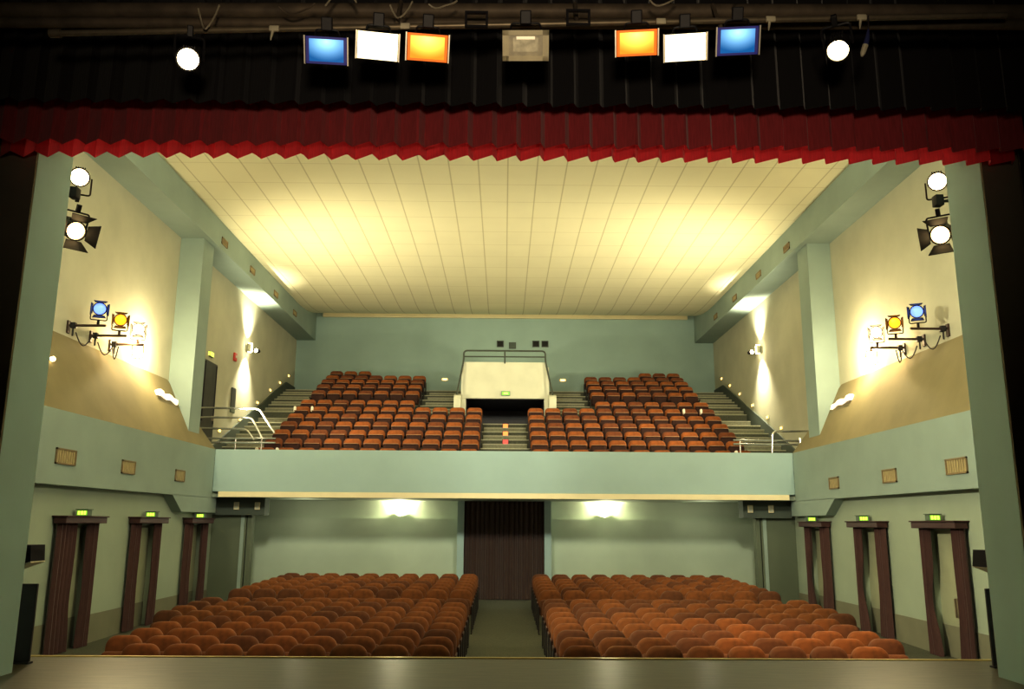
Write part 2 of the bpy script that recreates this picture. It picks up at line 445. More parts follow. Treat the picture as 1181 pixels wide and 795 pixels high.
for s in (-1, 1):                                      # dark stringer skirting along the wall stairs
    bm = B()
    pts = [(24.45, RZ[0] - .1)] + [(edge[i], RZ[i]) for i in range(12)] + [(36.0, RZ[11])]
    poly = [(24.6, 2.6), (24.6, RZ[0] + .25)] + [(edge[i] + .1, RZ[i] + .33) for i in range(1, 12)] + [(36.0, RZ[11] + .33), (36.0, 2.6)]
    poly_prism(bm, poly, 'X', *sx(s, 8.95, 9.0))
    struct('baseboard_balcony_%s' % SIDE[s], bm, M['dark_teal'])

# entrance to the balcony with its white upstand and platform above
bm = B()
box(bm, -1.52, 1.47, 30.62, 30.74, 6.02, 7.36)
box(bm, -1.6, 1.6, 30.74, 36.0, 6.9, 7.2)
for s in (-1, 1): box(bm, *sx(s, 1.42, 1.60), 30.64, 34.5, 4.5, 6.95)
struct('balcony_entrance', bm, M['white'])
sbox('entrance_passage', M['black'], (-1.42, 1.42, 34.0, 34.1, 2.45, 6.9), (-1.42, 1.42, 30.74, 34.0, 6.00, 6.05), (-1.415, -1.40, 30.8, 34.0, 2.45, 6.0), (1.40, 1.415, 30.8, 34.0, 2.45, 6.0))  # black lining sheets paint the darkness inside the passage
for s in (-1, 1):
    bm = B()
    prof = [(.0, 1.0)] 
    poly_prism(bm, [(30.25, 5.0), (30.25, 5.95), (30.29, 6.06), (30.38, 6.12), (30.5, 6.14), (30.64, 6.14), (30.64, 5.0)], 'X', *sx(s, 1.58, 1.84))
    struct('entrance_cheek', bm, M['white'])

# ------------------------------------------------------------------ seats
def rrect(w, h, rt_, rb, n=5):
    pts = []
    for cx_, cz_, r, a0 in ((w / 2 - rt_, h - rt_, rt_, 0), (-w / 2 + rt_, h - rt_, rt_, PI / 2), (-w / 2 + rb, rb, rb, PI), (w / 2 - rb, rb, rb, 1.5 * PI)):
        for k in range(n + 1):
            a = a0 + k / n * PI / 2
            pts.append((cx_ + r * math.cos(a), cz_ + r * math.sin(a)))
    return pts

def pillow(bm, w, h, t, rt_, rb, M4=None, n=5, bulge=.03, flat_back=False):
    base = rrect(w, h, rt_, rb, n); cz = h / 2
    def ring(k, y): return [bm.verts.new((x * k, y, cz + (z - cz) * (1 - (1 - k) * w / h))) for x, z in base]
    lv = [(.78, -t / 2 - bulge * .7), (.93, -t / 2 - bulge * .15), (.985, -t * .32), (1.0, -t * .1), (1.0, t * .35), (.96, t / 2)]
    R = [ring(k, y) for k, y in lv]
    c0 = bm.verts.new((0, -t / 2 - bulge, cz)); m_ = len(base)
    for k in range(m_): bm.faces.new((c0, R[0][(k + 1) % m_], R[0][k]))
    for a, b in zip(R, R[1:]):
        for k in range(m_): bm.faces.new((a[k], a[(k + 1) % m_], b[(k + 1) % m_], b[k]))
    bm.faces.new(R[-1])
    vs = [v for r in R for v in r] + [c0]
    if M4 is not None: bmesh.ops.transform(bm, matrix=M4, verts=vs)

def rotx(a): return Matrix.Rotation(a, 4, 'X')
def T(x, y, z): return Matrix.Translation((x, y, z))

def make_seat(name, m_back, m_seat, w, round_top, top, edge=True):
    t = thing(name, '', 'seat')
    bm = B(); pillow(bm, w, top - .38, .10, round_top, .05, T(0, .02, .38) @ rotx(-.10), n=6)
    back = obj('backrest', bm, m_back, t, True)
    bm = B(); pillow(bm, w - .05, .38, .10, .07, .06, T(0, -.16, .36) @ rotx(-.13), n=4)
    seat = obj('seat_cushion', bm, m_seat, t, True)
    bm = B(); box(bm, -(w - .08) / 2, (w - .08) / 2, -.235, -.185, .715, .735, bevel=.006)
    if edge: obj('seat_edge_lit', bm, M['seat_edge_lit'], t)  # pale bar paints the light on the folded seat's top edge
    for s in (-1, 1):
        bm = B(); box(bm, -.014, .014, -.28, .06, .56, .60, bevel=.008); obj('armrest', bm, M['seat_wood'], t, loc=(s * (w / 2 + .007), 0, 0))
        bm = B(); box(bm, -.012, .012, -.16, .06, .0, .56, bevel=.004); box(bm, -.012, .012, -.22, .12, 0, .03); obj('leg', bm, M['seat_iron'], t, loc=(s * (w / 2 + .007), 0, 0))
    return t

def copy_thing(src, loc, rz=0.0):
    r = src.copy(); COL.objects.link(r); r.location = loc; r.rotation_euler = (0, 0, rz)
    for ch in list(src.children):
        c = ch.copy(); COL.objects.link(c); c.parent = r
    return r

protos = [make_seat('stalls_seat', M[a], M[b], .505, .155, .93, False) for a, b in (('seat', 'seat_d'), ('seat_d', 'seat_d'))]
bprotos = [make_seat('circle_seat', M[a], M[b], .535, .125, .90) for a, b in (('bseat', 'bcush_shaded'), ('bseat_d', 'bcush_shaded'))]
used = set()
def place_seat(pl, pick, loc, label, group, cat, rz=0.0):
    p = pl[pick]
    if id(p) not in used and p['label'] == '':
        used.add(id(p)); o = p; o.location = loc; o.rotation_euler = (0, 0, rz)
    else: o = copy_thing(p, loc, rz)
    o['label'] = label; o['category'] = cat; o['group'] = group
    return o

PW = .552
STALL_Y = [11.92 + .76 * i for i in range(9)] + [19.9 + .8 * i for i in range(7)]
STALL_N = [8, 9, 9, 9, 9, 10, 10, 10, 10] + [10] * 7
for s in (-1, 1):
    for r, (y, nn) in enumerate(zip(STALL_Y, STALL_N)):
        for c in range(nn):
            x0 = .76 if s > 0 else .70
            x = s * (x0 + .276 + c * PW)
            pick = 0 if random.random() < .7 else 1
            rw = 'front row' if r == 0 else 'rear row' if r == 15 else ORD[r + 1] + ' row from the stage'
            cl = 'on the centre aisle' if c == 0 else ORD[c + 1] + ' from the centre aisle'
            if r == 0 and c == nn - 1: cl = 'outermost seat by the side aisle'
            place_seat(protos, pick, (x, y, floor_z(y)), 'rust velvet %s stalls seat, %s, %s' % (SIDE[s], rw, cl),
                       '%s block of stalls seats' % SIDE[s], 'theatre seat')
CAPS = {(-1, 0): (9, 10), (-1, 5): (9, 10), (1, 5): (9, 10), (1, 0): (10,)}
for s in (-1, 1):
    for r in range(12):
        y, z = RY[r], RZ[r]
        if r < 6: xs = [s * (.76 + .30 + c * .598) for c in range(11)]
        elif r < 11: xs = [s * (3.2 + .30 + c * .59) for c in range(7)]
        else: xs = [s * (5.56 + .30 + c * .59) for c in range(3)] if s < 0 else [s * (5.56 + .30 + c * .59) for c in range(3)]
        for c, x in enumerate(xs):
            pick = 0 if random.random() < .75 - .03 * r else 1
            rw = 'front row' if r == 0 else 'rearmost short row' if r == 11 else ORD[r + 1] + ' row up'
            cl = 'nearest the centre' if c == 0 else 'outermost by the wall stairs' if c == len(xs) - 1 else ORD[c + 1] + ' from the centre'
            o = place_seat(bprotos, pick, (x, y, z), 'orange-brown %s balcony seat, %s, %s' % (SIDE[s], rw, cl),
                           '%s block of balcony seats' % SIDE[s], 'theatre seat')
            if c in CAPS.get((s, r), ()):
                bm = B(); pillow(bm, .085, .20, .09, .04, .03, T(-.23, -.085, .69) @ rotx(-.10), n=3)
                q = obj('side_cap', bm, M['cloth_white'], o, True); q['label'] = 'white cap on the seat shoulder'

# ------------------------------------------------------------------ curtains
def drape(name, m, x0, x1, z0, z1, y0, fold, amp, saw=True, parent=None, jag=0.0, axis='Y', n_per=10, flare=None):
    """hanging cloth in pleats; knife pleats if saw"""
    bm = B(); n = max(2, int((x1 - x0) / fold)) * n_per; nz = 8
    rnd = random.Random(int(abs(x0 * 91 + z0 * 17 + y0 * 5)))
    ph = [rnd.uniform(-.18, .18) for _ in range(200)]
    grid = []
    for j in range(nz + 1):
        t = j / nz; row = []
        for i in range(n + 1):
            u = i / n; x = x0 + (x1 - x0) * u
            q = (x - x0) / fold; kk = int(q) % 200; fr = q - int(q)
            if saw:
                e = .84 + ph[kk] * .3
                d = (1 - fr / e) if fr < e else (fr - e) / (1 - e)
                d = amp * (d + ph[kk] * .5)
            else: d = amp * (.5 + .5 * math.sin(2 * PI * (q + .12 * math.sin(q * 1.7))))
            z = z1 + (z0 - z1) * t
            if j == nz and jag: z += jag * ph[kk]
            row.append(bm.verts.new((x, y0 + d, z)) if axis == 'Y' else bm.verts.new((y0 + d, x, z)))
        grid.append(row)
    for a, b in zip(grid, grid[1:]):
        for i in range(n): bm.faces.new((a[i], a[i + 1], b[i + 1], b[i]))
    return obj(name, bm, m, parent)

v = thing('stage_valance', 'deep red pleated valance curtain hanging across the top of the stage opening', 'curtain', (0, 8.7, 5.7))
o = drape('lining', M['red_d'], -5.64, 5.64, 5.60, 7.3, 8.50, .262, .15, parent=v, jag=.05); o.location = (0, -8.7, -5.7); o['label'] = 'dark red back layer ending above the bright hem'
o = drape('front_fabric', M['red'], -5.64, 5.64, 5.545, 7.3, 8.70, .262, .17, parent=v, jag=.06); o.location = (0, -8.7, -5.7); o['label'] = 'bright red hem layer'
o = drape('stage_border', M['blackc'], -7.5, 7.5, 5.86, 9.5, 8.10, .265, .11, jag=.05)
tag(o, 'black border drape hanging above and in front of the red valance', 'curtain')
for s in (-1, 1):
    o = drape('stage_leg_curtain', M['leg'], *((-8.2, -5.70) if s < 0 else (5.70, 8.2)), 0.02, 9.4, 8.72, .3, .2, saw=False)
    tag(o, 'dark maroon side curtain hanging at the %s edge of the stage' % SIDE[s], 'curtain')
o = drape('entrance_curtain', M['brown_curt'], -1.235, 1.235, floor_z(27.2) + .01, 2.26, 26.98, .15, .07, saw=False)
tag(o, 'dark brown curtain closing the central doorway under the balcony', 'curtain')

# exits in the side walls
WHERE = ['nearest the stage', 'in the middle', 'farthest from the stage']
def tied(name, s, ya, yb, z0, z1, waist, lab, grp, seed):
    """curtain hanging along a side wall; narrowed where it is tied back"""
    bm = B(); n = 36; nz = 22; yc0 = ya if waist[0] < 0 else yb
    grid = []
    for j in range(nz + 1):
        z = z1 + (z0 - z1) * j / nz; h = (z - z0) / (z1 - z0)
        pinch = 1 - waist[1] * math.exp(-((h - .42) / .20) ** 2) + (waist[2] * max(0, .34 - h) / .34)
        row = []
        for i in range(n + 1):
            u = i / n; y = yc0 + (ya + (yb - ya) * u - yc0) * pinch
            d = .045 * math.sin(u * 2 * PI * 5 + seed) * (.6 + .4 * min(1, pinch))
            row.append(bm.verts.new((s * (8.345 + d), y, z)))
        grid.append(row)
    for a, b in zip(grid, grid[1:]):
        for i in range(n): bm.faces.new((a[i], a[i + 1], b[i + 1], b[i]))
    for i in range(0): pass
    o = obj(name, bm, M['curt'], None, True)
    return tag(o, lab, 'curtain', grp)
for s in (-1, 1):
    for i, (a, b) in enumerate(DOORS[s]):
        w = '%s exit %s' % (SIDE[s], WHERE[i]); zf = floor_z((a + b) / 2) + .015
        p = thing('curtain_pelmet', 'dark red-brown wooden pelmet over the curtained %s' % w, 'pelmet', (s * 8.3, (a + b) / 2, 1.54), group='pelmets over the side exits')
        hw = (b - a) / 2
        bm = B(); box(bm, -.12, .12, -hw, hw, 0.005, .125, bevel=.012); obj('fascia', bm, M['wood'], p)
        bm = B(); box(bm, -.15, .15, -hw - .025, hw + .025, .125, .15, bevel=.006); obj('top_board', bm, M['wood'], p)
        wide = (.72, .42, .46)[i] if s < 0 else (.40, .46, .52)[i]
        nar = (.40, .40, .44)[i] if s < 0 else (.34, .42, .42)[i]
        wn = (-1, .05, .1 if s < 0 else .18); wf = (1, .10 if s < 0 else .40, .1 if s < 0 else .30)
        tied('door_curtain', s, a + .03, a + .03 + wide, zf, 1.545, wn, 'dark brown curtain, near side of the %s' % w, 'curtains at the side exits', i)
        tied('door_curtain', s, b - .03 - nar, b - .03, zf, 1.545, wf, 'dark brown curtain, far side of the %s' % w, 'curtains at the side exits', i + 2)
        e = thing('exit_sign', 'small lit green exit sign on the pelmet of the %s' % w, 'sign', (s * 8.24, (a + b) / 2 + (-.05 if s < 0 else .05), 1.69), group='lit exit signs over the side exits')
        bm = B(); box(bm, -.11, .11, -.09, .09, .0, .115, bevel=.01); box(bm, -.125, .125, -.11, .11, .115, .13); obj('casing', bm, M['sign_box'], e)
        bm = B(); box(bm, -.10, .10, -.096, -.09, .01, .105); obj('lit_panel', bm, M['sign'], e)
        bm = B()
        for x in (-.06, .0, .058): box(bm, x - .02, x + .02, -.101, -.096, .022, .095)
        obj('pictogram', bm, M['sign_y'], e)

# ------------------------------------------------------------------ vents and grilles
def vent(x, y, z, w, h, s, label, grp, m_fr, m_sl):
    t = thing('wall_vent', label, 'vent', (x, y, z), group=grp)
    bm = B()
    for a, b, c, d in ((-w / 2, w / 2, h / 2 - .03, h / 2), (-w / 2, w / 2, -h / 2, -h / 2 + .03), (-w / 2, -w / 2 + .03, -h / 2, h / 2), (w / 2 - .03, w / 2, -h / 2, h / 2)):
        box(bm, *((0.0, .03) if s < 0 else (-.03, 0.0)), a, b, c, d)
    obj('frame', bm, m_fr, t)
    bm = B(); n = max(3, int(w / .09))
    for k_ in range(n):
        yy = -w / 2 + .03 + (w - .06) * (k_ + .5) / n
        box(bm, *((0.0, .018) if s < 0 else (-.018, 0.0)), yy - .03, yy + .03, -h / 2 + .03, h / 2 - .03)
    obj('slats', bm, m_sl, t)
for s in (-1, 1):
    for i, (y, z) in enumerate(((16.04, 2.76), (18.75, 2.74), (21.77, 2.72)) if s < 0 else ((15.5, 2.66), (18.25, 2.63), (21.36, 2.62))):
        vent(s * 8.2, y, z, (.74, .66, .62)[i], .29, s, 'brown slatted vent in the %s side parapet, %s' % (SIDE[s], WHERE[i]), 'vents in the side parapets', M['vent_d'], M['vent'])
    for i, y in enumerate((23.7, 26.5, 29.4, 32.2)):
        vent(s * 8.2, y, 9.53, .5, .20, s, 'small brown grille on the %s ceiling beam, %s from the stage' % (SIDE[s], ORD[i + 1]), 'grilles on the ceiling beams', M['vent_d'], M['vent_d'] if i == 0 else M['vent'])
for s in (-1, 1):
    for i, x in enumerate((7.70, 7.10)):
        t = thing('wall_box', 'small cream plate on the %s dark beam under the balcony, %s' % (SIDE[s], ('beside the side wall', 'toward the centre')[i]), 'box', (s * x, 25.0, 2.04), group='cream plates under the balcony')
        bm = B(); box(bm, -.075, .075, -.05, 0, -.11, .11, bevel=.01); obj('plate', bm, M['cream'], t)
        bm = B(); box(bm, -.05, .05, -.056, -.05, -.085, .085); obj('cover', bm, M['white'], t)

# projection ports
for i, (x, z, m_) in enumerate(((-.22, 9.17, 'port'), (.31, 9.10, 'dark_teal'), (1.32, 9.18, 'port'), (1.71, 9.18, 'port'))):
    o = bpy.data.objects.new('window_%d' % (i + 1), None); COL.objects.link(o); o.location = (x, 35.99, z); o['kind'] = 'structure'
    bm = B()
    for a in ((-.15, .15, .11, .14), (-.15, .15, -.14, -.11), (-.15, -.12, -.14, .14), (.12, .15, -.14, .14)): box(bm, a[0], a[1], -.03, .0, a[2], a[3])
    obj('window_frame', bm, M['rail_d'], o)
    bm = B(); box(bm, -.12, .12, -.012, 0, -.11, .11); obj('pane', bm, M[m_], o)

# ------------------------------------------------------------------ balcony fittings
t = thing('guard_rail', 'dark tubular guard rail around the white upstand over the balcony entrance', 'railing', (0, 30.55, 6.1))
bm = B(); tube(bm, arc([(-1.74, -.2, .02), (-1.52, 0, 1.3), (-1.52, 0, 1.67), (1.46, 0, 1.67), (1.46, 0, 1.3), (1.72, -.2, .02)], 5, .14), .032); obj('rail', bm, M['rail_d'], t, True)
bm = B(); tube(bm, [(-1.51, 0, 1.45), (1.45, 0, 1.45)], .024); obj('mid_rail', bm, M['rail_d'], t, True)
bm = B(); tube(bm, [(-.02, 0, 1.2), (-.02, 0, 1.67)], .026); obj('post', bm, M['rail_d'], t, True)

t = thing('balcony_railing', 'polished steel railing of stacked bars at the left end of the balcony front', 'railing', (-7.6, 24.62, 3.6))
bars = [[(-1.4, 0, 1.23), (.47, 0, 1.20), (.95, 0, .50)], [(-1.4, 0, .95), (.27, 0, .94), (.62, 0, .32)], [(-1.4, 0, .63), (.14, 0, .61), (.38, 0, .30)]]
for b_ in bars:
    bm = B(); tube(bm, arc(b_, 5, .12), .030); obj('rail', bm, M['chrome'], t, True)
for zz, xe in ((.34, 1.0), (.22, 1.0)):
    bm = B(); tube(bm, [(-1.15, 0, zz), (xe, 0, zz)], .028); obj('rail', bm, M['chrome'], t, True)
for x in (-.15, .6): 
    bm = B(); tube(bm, [(x, 0, -.01), (x, 0, .34)], .022); obj('post', bm, M['chrome'], t, True)
t = thing('balcony_railing', 'short polished steel railing at the right end of the balcony front', 'railing', (7.7, 24.62, 3.6))
bm = B(); tube(bm, arc([(1.25, 0, .67), (.06, 0, .64), (.02, 0, -.01)], 5, .14), .032); obj('rail', bm, M['chrome'], t, True)
for zz in (.38, .27):
    bm = B(); tube(bm, [(-1.1, 0, zz), (.85, 0, zz)], .028); obj('rail', bm, M['chrome'], t, True)
bm = B(); tube(bm, [(.85, -.02, .22), (.85, 0, .45)], .034); obj('end_post', bm, M['chrome'], t, True)
bm = B(); tube(bm, [(-.9, 0, -.01), (-.9, 0, .38)], .022); obj('post', bm, M['chrome'], t, True)

def step_light(loc, s, label, grp):
    t = thing('step_light', label, 'light', loc, group=grp)
    bm = B()
    if s: box(bm, *((0, .03) if s < 0 else (-.03, 0)), -.11, .11, -.055, .055, bevel=.008)
    else: box(bm, -.14, .14, -.03, 0, -.06, .06, bevel=.008)
    obj('casing', bm, M['cream'], t)
    bm = B()
    if s: box(bm, *((.03, .045) if s < 0 else (-.045, -.03)), -.08, .08, -.035, .035)
    else: box(bm, -.10, .10, -.042, -.03, -.04, .04)
    obj('lens', bm, M['step_lamp'], t)
SL = {-1: [(26.83, 4.39), (28.79, 4.98), (30.72, 5.82), (32.3, 6.52), (33.6, 7.02), (34.9, 7.52)], 1: [(27.53, 4.67), (28.92, 5.19), (30.6, 5.83), (32.16, 6.48), (33.5, 7.02), (34.75, 7.51)]}
for s in (-1, 1):
    for i, (y, z) in enumerate(SL[s]):
        step_light((s * 9.0, y, z), s, 'small glowing step light on the %s balcony wall, %s up the stairs' % (SIDE[s], ORD[i + 1]), 'step lights beside the balcony stairs')
    step_light((-2.58 if s < 0 else 2.47, 36.0, 7.60), 0, 'glowing step light low on the balcony rear wall, %s of the entrance' % SIDE[s], 'step lights on the rear wall')

for i, m_ in enumerate(('red_lamp', 'orange_lamp', 'orange_lamp')):
    r_ = (3, 4, 5)[i]
    t = thing('aisle_light', '%s square aisle light on the centre balcony steps, %s' % (('red', 'orange', 'orange')[i], ('lowest', 'middle', 'topmost')[i]), 'light', (0.02, edge[r_ + 1] - .03, (RZ[r_] + RZ[r_ + 1]) / 2 + .03), group='aisle lights on the centre balcony steps')
    bm = B(); box(bm, -.10, .10, -.03, .03, -.03, .15); obj('casing', bm, M['black'], t)
    bm = B(); box(bm, -.085, .085, -.045, -.03, -.02, .14); obj('lens', bm, M[m_], t)

# door, sign and boxes on the left balcony wall
bm = B(); box(bm, -9.0, -8.95, 25.0, 26.15, RZ[0], 6.35); o = struct('door_7', bm, M['door'])
bm = B(); box(bm, -8.95, -8.93, 25.05, 25.10, 4.5, 6.3); box(bm, -8.95, -8.93, 26.05, 26.1, 4.5, 6.3); obj('door_frame', bm, M['black'], o)
bm = B(); box(bm, -8.95, -8.90, 25.95, 26.02, 4.6, 4.75); obj('door_handle', bm, M['steel'], o)
t = thing('exit_sign', 'small green lit sign above the dark door on the left balcony wall', 'sign', (-9.0, 25.55, 6.58))
bm = B(); box(bm, 0, .06, -.17, .17, -.08, .08, bevel=.008); obj('casing', bm, M['sign_box'], t)
bm = B(); box(bm, .06, .066, -.15, .15, -.065, .065); box(bm, .0, .055, -.176, -.17, -.06, .06); obj('lit_panel', bm, M['sign_y'], t)
t = thing('exit_sign', 'lit green exit sign on the white upstand above the balcony entrance', 'sign', (0.02, 30.62, 6.20))
bm = B(); box(bm, -.16, .16, -.06, 0, -.08, .08, bevel=.008); obj('casing', bm, M['sign_box'], t)
bm = B(); box(bm, -.14, .14, -.066, -.06, -.062, .062); obj('lit_panel', bm, M['sign'], t)
bm = B(); box(bm, -.07, .08, -.07, -.066, -.02, .025); obj('pictogram', bm, M['sign_y'], t)
t = thing('fire_alarm', 'small red alarm box on the left balcony wall beside the bright sconce', 'alarm', (-9.0, 27.82, 6.94))
bm = B(); box(bm, 0, .07, -.11, .11, -.14, .14, bevel=.015); obj('box_body', bm, M['red_box'], t)
bm = B(); box(bm, .07, .078, -.06, .06, -.03, .05); obj('front_plate', bm, M['white'], t)
t = thing('wall_board', 'narrow dark board hung on the left balcony wall right of the door', 'board', (-9.0, 27.95, 5.58))
bm = B(); box(bm, 0, .05, -.20, .20, -.30, .34, bevel=.01); obj('panel', bm, M['door'], t)
bm = B(); box(bm, .0, .052, -.20, .20, -.48, -.30, bevel=.01); obj('lower_plate', bm, M['teal_d'], t)

# up-and-down sconces
WARM = (1.0, .80, .50)
for s in (-1, 1):
    y, z = (29.05, 7.5) if s < 0 else (29.25, 7.62)
    t = thing('wall_sconce', 'bright up-and-down sconce on the %s balcony wall' % SIDE[s], 'wall lamp', (s * 9.0, y, z))
    bm = B(); box(bm, *((0, .03) if s < 0 else (-.03, 0)), -.08, .08, -.12, .12, bevel=.01); obj('back_plate', bm, M['white'], t)
    bm = B(); lathe(bm, [(.0, -.14), (.085, -.14), (.09, -.12), (.09, .12), (.085, .14), (.0, .14)], 16, T(-s * .13, 0, 0) @ Matrix.Rotation(PI / 2, 4, 'X')); obj('shade', bm, M['white'], t, True)
    for d in (-1, 1):
        bm = B(); lathe(bm, [(.0, 0), (.07, 0), (.07, .012), (.0, .012)], 16, T(-s * .13, 0, d * .145) @ Matrix.Rotation(PI / 2, 4, 'X')); obj('bulb', bm, M['lamp_hot'], t, True)
        light('SPOT', 'sconce_beam', (s * 8.60, y, z + d * .12), 700 if d > 0 else 950, (1.0, .90, .66), aim=(s * 8.90, y, z + d * 1.6), spot_size=math.radians(96), spot_blend=1.0, shadow_soft_size=.05)
    light('POINT', 'sconce_glow', (s * 8.62, y, z), 22, (1.0, .86, .58), shadow_soft_size=.05)
    t2 = thing('spot_lamp', 'small dazzling spotlight beside the %s balcony sconce' % SIDE[s], 'lamp', (s * 8.75, y + .35 * 1, z - .02))
    bm = B(); lathe(bm, [(0, .16), (.06, .16), (.085, .02), (.085, -.02), (0.07, -.02)], 14, Matrix.Rotation(s * .35, 4, 'Z')); obj('housing', bm, M['black'], t2, True)
    bm = B(); lathe(bm, [(0, -.03), (.07, -.018)], 14, Matrix.Rotation(s * .35, 4, 'Z')); obj('lens', bm, M['lamp_hot'], t2, True)
    bm = B(); tube(bm, [(0, .1, 0), (s * .25, .1, 0)], .015); obj('arm', bm, M['black'], t2, True)
for s, x in ((-1, -3.28), (1, 3.16)):
    t = thing('wall_sconce', 'glowing bowl uplight on the wall under the balcony, %s of the brown curtain' % SIDE[s], 'wall lamp', (x, 27.5, 1.90))
    bm = B(); lathe(bm, [(0, -.10), (.03, -.10), (.05, -.06), (.16, .03), (.18, .05)], 16, T(0, -.19, 0) @ Matrix.Rotation(PI / 2, 4, 'X')); obj('bowl', bm, M['teal_d'], t, True)
    bm = B(); box(bm, -.04, .04, -.16, 0, -.06, -.03); obj('arm', bm, M['steel'], t)
    bm = B(); lathe(bm, [(0, .02), (.12, .02), (.12, .04), (0, .05)], 14, T(0, -.19, 0) @ Matrix.Rotation(PI / 2, 4, 'X')); obj('bulb', bm, M['bulb'], t, True)
    light('POINT', 'bowl_light', (x, 27.22, 2.06), 60, (1.0, .90, .62), shadow_soft_size=.06)
    light('SPOT', 'bowl_beam', (x, 27.18, 1.74), 160, (1.0, .92, .66), aim=(x, 27.44, 2.3), spot_size=math.radians(110), spot_blend=.6, shadow_soft_size=.05)

# ------------------------------------------------------------------ stage lanterns
def fresnel(name, label, loc, aim, m_lens, r=.10, barn=True, group=None, body=None, yoke='up', length=.30, doors=4, flare=.55):
    d = (Vector(aim) - Vector(loc)).normalized()
    q = d.to_track_quat('Y', 'Z')
    t = thing(name, label, 'stage light', loc, q, group)
    bd = body or M['black']
    bm = B(); lathe(bm, [(0, -length), (r * .75, -length), (r * 1.05, -length * .8), (r * 1.12, -.10), (r * 1.18, -.05), (r * 1.18, .0), (r * 1.02, .0), (r * 1.0, -.03)], 18)
    for k_ in range(5): box(bm, -r * .5 + k_ * r * .25 - .006, -r * .5 + k_ * r * .25 + .006, -length * .75, -length * .3, r * .9, r * 1.25)
    obj('housing', bm, bd, t, True)
    bm = B(); lathe(bm, [(r * 1.0, -.03), (r * .8, -.012), (r * .4, .0), (0, .004)], 18); obj('lens', bm, m_lens, t, True)
    if barn:
        for k_ in range(doors):
            a = k_ * PI / 2
            bm = B(); w1, w2, L_ = r * .85, r * (.95 + .75 * flare), r * 1.6
            vs = [bm.verts.new(p) for p in ((-w1, .0, r * 1.12), (w1, .0, r * 1.12), (w2, L_ * .86, r * 1.12 + L_ * flare), (-w2, L_ * .86, r * 1.12 + L_ * flare))]
            f = bm.faces.new(vs); rr = bmesh.ops.extrude_face_region(bm, geom=[f])
            bmesh.ops.translate(bm, verts=[x for x in rr['geom'] if isinstance(x, bmesh.types.BMVert)], vec=(0, -.004, .006))
            bmesh.ops.transform(bm, matrix=Matrix.Rotation(a, 4, 'Y'), verts=bm.verts)
            obj('barn_door', bm, bd, t)
    sg = 1 if yoke == 'up' else -1
    bm = B(); w = r * 1.35
    tube(bm, arc([(-w, -.12, 0), (-w, -.12, sg * r * 2.1), (w, -.12, sg * r * 2.1), (w, -.12, 0)], 3, .03), .012, 6)
    obj('yoke', bm, bd, t, True)
    bm = B(); box(bm, -.025, .025, -.15, -.09, *((r * 2.1, r * 2.1 + .10) if sg > 0 else (-r * 2.1 - .10, -r * 2.1)), bevel=.006); obj('clamp', bm, bd, t)
    return t

